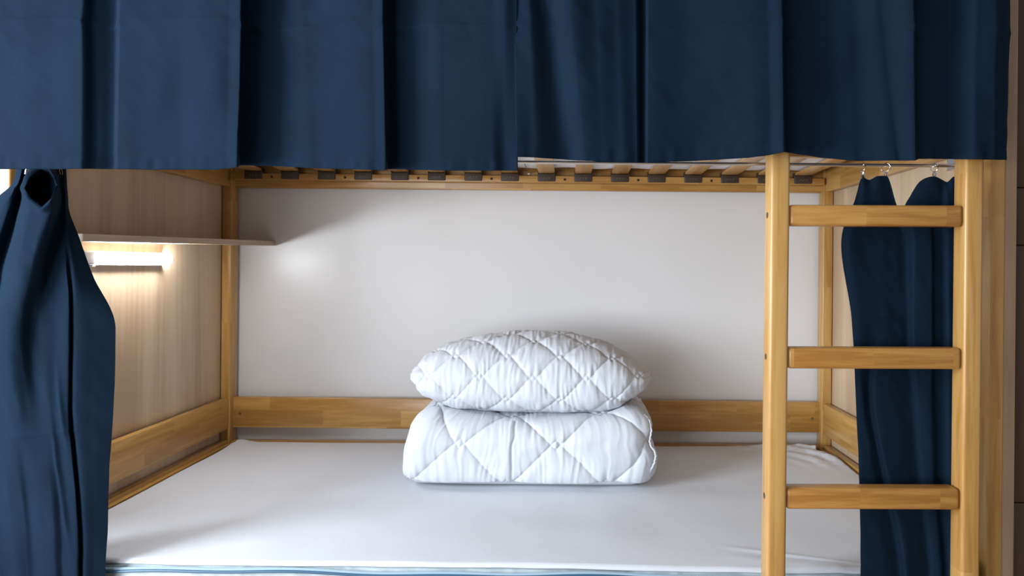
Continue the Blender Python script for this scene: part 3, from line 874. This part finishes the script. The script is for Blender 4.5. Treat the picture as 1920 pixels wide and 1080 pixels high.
def upper_curtain(name, label, T, H_, hem, Y0, seed, ncol, cz):
    X, Y, Z = profile(T, H_, hem, Y0, UA, ncol, 230, UZT, seed, cz)
    xm = float(X.mean())
    root = thing(name, label, 'curtain', (xm, Y0, UZT), 'navy curtains drawn across the upper bunk')
    me = grid_mesh('cloth', X - xm, Y - Y0, Z - UZT)
    finish_cloth('cloth', me, root)
    return root
upper_curtain('upper_curtain', 'wide navy curtain closing the left half of the upper bunk', LT, LH, HEM_L, U0, 61, 620, wz(62, U0))
upper_curtain('upper_curtain', 'darker navy curtain closing the right half of the upper bunk, over the ladder', RT, RH, HEM_R, U0 + 0.004, 81, 640, wz(60, U0))
urod = thing('upper_curtain_rod', 'steel rod carrying the upper bunk curtains, above the picture', 'curtain rod', (-0.146, U0 - 0.005, UZT + 0.006))
bm = bmesh.new(); add_cyl(bm, (-1.06, 0, 0), (1.05, 0, 0), 0.008, 16); bm_obj('bar', bm, ROD, urod)

def catmull(P, t):
    """P [n, ...], t array in 0..n-1"""
    n = len(P)
    i = np.clip(np.floor(t).astype(int), 0, n - 2); f = t - i
    sh = (-1,) + (1,) * (P.ndim - 1)
    f = f.reshape(sh)
    p0 = P[np.maximum(i - 1, 0)]; p1 = P[i]; p2 = P[i + 1]; p3 = P[np.minimum(i + 2, n - 1)]
    m1 = (p2 - p0) * .5; m2 = (p3 - p1) * .5
    # limit overshoot
    lim = 3 * np.minimum(np.abs(p1 - p0), np.abs(p2 - p1)); m1 = np.sign(m1) * np.minimum(np.abs(m1), np.maximum(lim, 0) + 1e-9)
    lim = 3 * np.minimum(np.abs(p2 - p1), np.abs(p3 - p2)); m2 = np.sign(m2) * np.minimum(np.abs(m2), np.maximum(lim, 0) + 1e-9)
    f2 = f * f; f3 = f2 * f
    return (2 * f3 - 3 * f2 + 1) * p1 + (f3 - 2 * f2 + f) * m1 + (-2 * f3 + 3 * f2) * p2 + (f3 - f2) * m2

def tracks_surface(tracks, Yr, A, ncol, nrow):
    T = np.array(tracks, float)                     # [K, V, 3]
    K, V, _ = T.shape
    W = np.empty_like(T)
    # world X/Z on the cloth plane (undo the 0.5 degree camera roll)
    dx = T[..., 0] - PX; dy = T[..., 1] - PY; s = 0.009
    dx, dy = dx + s * dy, dy - s * dx
    Ya = Yr - A * T[..., 2]
    W[..., 0] = dx / F * Ya; W[..., 1] = CZ - dy / F * Ya; W[..., 2] = T[..., 2]
    R = catmull(np.swapaxes(W, 0, 1), np.linspace(0, V - 1, nrow))      # [nrow, K, 3]
    S = catmull(np.swapaxes(R, 0, 1), np.linspace(0, K - 1, ncol))      # [ncol, nrow, 3]
    S = np.swapaxes(S, 0, 1)
    return S[..., 0], Yr - A * S[..., 2], S[..., 1]

# left lower curtain, gathered; v levels
LV = [316, 345, 385, 450, 520, 620, 760, 930, 1080, 1420]
def tr(xs, os, ys=LV): return [(x, y, o) for x, y, o in zip(xs, ys, os)]
left_tracks = [
    tr([30, 22, -20, -60, -66, -66, -66, -66, -66, -66], [.1, .1, .2, .3, .4, .5, .5, .5, .5, .5]),
    tr([40, 32, 2, -35, -48, -50, -45, -35, -30, -30], [.3, .4, .5, .5, .5, .5, .6, .5, .5, .5]),
    tr([46, 36, 20, -5, -25, -35, -20, -5, 5, 5], [.1, .25, .45, .45, .5, .6, .65, .5, .5, .5]),
    tr([50, 41, 37, 18, 0, -22, 0, 20, 30, 30], [.2, .05, .05, .05, .1, .55, .7, .62, .6, .6]),
    tr([55, 47, 46, 30, 14, -8, 15, 40, 50, 50], [.5, .8, .75, .7, .7, .85, .75, .62, .55, .55]),
    tr([64, 58, 58, 46, 32, 14, 32, 55, 65, 65], [.6, 1.0, 1.0, 1.0, 1.0, 1.0, .75, .55, .5, .5]),
    tr([80, 82, 80, 68, 54, 38, 52, 75, 85, 85], [.6, .95, 1.0, 1.0, .95, .88, .62, .6, .6, .6]),
    tr([96, 104, 99, 86, 74, 60, 72, 95, 102, 102], [.6, 1.0, .95, .80, .65, .55, .50, .6, .62, .6]),
    tr([104, 111, 109, 98, 88, 82, 90, 112, 118, 118], [.3, .6, .40, .25, .30, .50, .48, .48, .5, .5]),
    tr([110, 115, 115, 108, 104, 104, 106, 124, 130, 130], [.1, .05, .05, .12, .25, .42, .40, .46, .5, .5]),
    tr([114, 118, 119, 118, 126, 129, 129, 142, 146, 146], [.05, .0, .02, .12, .26, .38, .36, .44, .45, .45]),
    tr([117, 120, 121, 124, 132, 134, 134, 147, 151, 151], [.05, .02, .05, .10, .10, .05, .05, .12, .15, .2]),
    tr([120, 122, 123, 129, 139, 141, 141, 154, 157, 157], [.0, .0, .02, .08, .18, .27, .30, .34, .36, .4]),
    tr([122, 124, 125, 136, 155, 178, 175, 178, 176, 176], [-.1, -.1, -.10, -.05, .0, .02, .08, .18, .22, .2]),
    tr([123, 125, 128, 150, 176, 217, 213, 204, 197, 196], [-.2, -.2, -.25, -.25, -.28, -.30, -.22, -.05, .05, .1]),
]
CLY = 1.326
X, Y, Z = tracks_surface(left_tracks, CLY, 0.058, 460, 520)
pxx = X / Y * F + PX; pyy = (CZ - Z) / Y * F + PY
pxx, pyy = pxx - 0.009 * (pyy - PY), pyy + 0.009 * (pxx - PX)
# the opened hood of the big fold: pocket behind a rolled lip
poly = np.array([(80, 318), (60, 332), (49, 353), (62, 372), (82, 387), (98, 372), (110, 348), (103, 330), (93, 320)], float)
def sdf_poly(x, y, P):
    d = np.full(x.shape, 1e9); ins = np.zeros(x.shape, bool)
    n = len(P)
    for i in range(n):
        a, b = P[i], P[(i + 1) % n]
        ex, ey = b - a; wx_, wy_ = x - a[0], y - a[1]
        t = np.clip((wx_ * ex + wy_ * ey) / (ex * ex + ey * ey), 0, 1)
        d = np.minimum(d, np.hypot(wx_ - ex * t, wy_ - ey * t))
        c = ((a[1] > y) != (b[1] > y)) & (x < (b[0] - a[0]) * (y - a[1]) / (b[1] - a[1] + 1e-12) + a[0])
        ins ^= c
    return np.where(ins, -d, d)
sd = sdf_poly(pxx, pyy, poly)
push = 0.040 * sstep(1.0, -6, sd) + 0.018 * sstep(-4, -16, sd)
X = X * (1 + push / Y); Y = Y + push      # the pocket folds back away from the opening
Y -= 0.007 * np.exp(-((sd - 5) / 6) ** 2)
lo_m = sstep(620, 720, pyy)
Y += 0.0030 * vnoise(X * 16, Z * 8, 91) * (0.4 + lo_m) + 0.0010 * vnoise(X * 50 + Z * 20, Z * 26, 92)
# pressed crease across, puckers by the long fold
cy = 812 - 0.10 * (pxx - 100)
Y -= 0.0022 * np.exp(-np.abs(pyy - cy) / 5) * sstep(-20, 40, pxx) * sstep(150, 130, pxx)
for (cx, c_y, l, a) in ((118, 770, 60, .004), (110, 880, 70, .0035), (122, 960, 50, .003)):
    Y -= a * np.exp(-((pxx - cx - (pyy - c_y) * .12) / 5) ** 2 - ((pyy - c_y) / l) ** 2)
xm, zm = -1.05, ZROD
lc = thing('lower_curtain', 'navy curtain gathered open at the left end of the lower bunk', 'curtain', (xm, CLY, zm), 'navy curtains of the lower bunk')
finish_cloth('cloth', grid_mesh('cloth', X - xm, Y - CLY, Z - zm), lc)

# right lower curtain
RV = [375, 455, 600, 750, 930, 1080, 1420]
def rt(top, xs, os, v1=None):
    ys = list(RV)
    if v1: ys[0] = v1
    return [top] + [(x, y, o) for x, y, o in zip(xs, ys, os)]
right_tracks = [
    rt((1611, 346, .3), [1603, 1577, 1597, 1605, 1611, 1613, 1613], [.25, .1, .3, .3, .3, .3, .3]),
    rt((1614, 337, .35), [1608, 1579, 1601, 1609, 1618, 1625, 1630], [.35, .4, .5, .4, .4, .4, .4]),
    rt((1620, 333, .45), [1618, 1594, 1614, 1618, 1640, 1655, 1670], [.6, .78, .6, .45, .42, .42, .4]),
    rt((1631, 337, .35), [1634, 1622, 1640, 1630, 1662, 1686, 1700], [.55, .50, .40, .12, .12, .12, .1]),
    rt((1646, 330, .65), [1650, 1650, 1662, 1641, 1674, 1700, 1715], [.5, .35, .30, .62, .65, .62, .6]),
    rt((1663, 330, .55), [1670, 1676, 1685, 1680, 1700, 1720, 1732], [.25, .18, .10, .45, .42, .35, .3]),
    rt((1686, 396, .10), [1690, 1698, 1703, 1708, 1724, 1740, 1745], [.08, .02, .04, .12, .10, .10, .1], 424),
    rt((1701, 376, .25), [1708, 1716, 1714, 1724, 1738, 1752, 1758], [.45, .60, .65, .38, .30, .30, .3], 408),
    rt((1724, 341, .45), [1732, 1744, 1745, 1744, 1752, 1764, 1768], [.45, .58, .62, .42, .34, .34, .3], 385),
    rt((1749, 331, .60), [1752, 1752, 1753, 1754, 1761, 1772, 1776], [.30, .08, .06, .06, .06, .06, .1]),
    rt((1766, 337, .35), [1766, 1766, 1768, 1770, 1774, 1782, 1786], [.20, .12, .10, .15, .15, .2, .2]),
    rt((1776, 341, .30), [1778, 1778, 1780, 1781, 1786, 1793, 1796], [.42, .45, .48, .42, .40, .42, .4]),
    rt((1790, 331, .45), [1792, 1794, 1794, 1794, 1797, 1800, 1802], [.40, .40, .35, .35, .3, .3, .3]),
    rt((1812, 340, .10), [1812, 1812, 1812, 1812, 1812, 1812, 1812], [.05, .05, .05, .05, .05, .05, .05]),
]
CRY = 1.322
X, Y, Z = tracks_surface(right_tracks, CRY, 0.030, 400, 420)
Y += 0.0016 * vnoise(X * 22, Z * 9, 95) + 0.0008 * vnoise(X * 60 + Z * 25, Z * 30, 96)
Y -= 0.0016 * np.exp(-np.abs(Z - wz(585, CRY)) / 0.005) * sstep(.57, .62, X) * sstep(.72, .66, X)
Y -= 0.0016 * np.exp(-np.abs(Z - wz(1050, CRY)) / 0.005)
xm = 0.68
rc = thing('lower_curtain', 'navy curtain hanging from clips behind the ladder at the right end of the lower bunk', 'curtain', (xm, CRY, zm), 'navy curtains of the lower bunk')
finish_cloth('cloth', grid_mesh('cloth', X - xm, Y - CRY, Z - zm), rc)

# curtain clips on the rod: ring + swivel + jaw
def ring_pts(r, n=20): return [(0.0012 * math.sin(2 * math.pi * k / n), r * math.cos(2 * math.pi * k / n), r * math.sin(2 * math.pi * k / n) - r + 0.0042) for k in range(n)]
def make_clip():
    root = thing('curtain_clip', '', 'clip')
    bm = bmesh.new(); add_path(bm, ring_pts(0.0085), 0.0010, 7, closed=True); bm_obj('ring', bm, CHROME, root)
    bm = bmesh.new()
    add_path(bm, [(0, 0, -0.012), (0, 0, -0.0165)], 0.0012, 8)
    add_cyl(bm, (-0.0028, 0, -0.0175), (0.0028, 0, -0.0175), 0.0020, 10)
    bm_obj('swivel', bm, CHROME, root)
    for s in (-1, 1):
        bm = bmesh.new()
        v = []
        for (w, y, z) in ((0.0022, 0.0034, -0.0145), (0.0026, 0.0016, -0.021), (0.0036, 0.0030, -0.027), (0.0056, 0.0022, -0.0335)):
            v.append([bm.verts.new((a, s * yy, z)) for a, yy in ((-w, y), (-w * .5, y + .0011), (w * .5, y + .0011), (w, y), (w, y - .0007), (-w, y - .0007))])
        for i in range(3):
            for k in range(6): bm.faces.new((v[i][k], v[i][(k + 1) % 6], v[i + 1][(k + 1) % 6], v[i + 1][k]))
        bm.faces.new(v[0][::-1]); bm.faces.new(v[-1])
        bm_obj('jaw', bm, CHROME, root)
    return root
clip0 = make_clip()
def unroll(px, py, Yr):
    dx, dy = px - PX, py - PY
    return (dx + 0.009 * dy) / F * Yr
clips = [(1618, 0.15, 'small steel curtain clip at the left corner of the navy curtain behind the ladder'),
         (1661, 0.9, 'small steel curtain clip between two others on the rod, turned sideways'),
         (1752, 0.35, 'small steel curtain clip just left of the right ladder post'),
         (52, 0.3, 'small steel curtain clip at the top left of the gathered left curtain'),
         (112, -0.3, 'small steel curtain clip at the inner top corner of the gathered left curtain')]
for i, (px, rz, lab) in enumerate(clips):
    if i == 0: c = clip0
    else:
        c = clip0.copy(); COL.objects.link(c)
        for ch in list(clip0.children):
            d = ch.copy(); COL.objects.link(d); d.parent = c
    c.location = (unroll(px, 305, YROD), YROD, wz(304.5, YROD) )
    c.rotation_euler = (0, 0, rz)
    c['label'] = lab; c['group'] = 'steel clips holding the lower curtains'
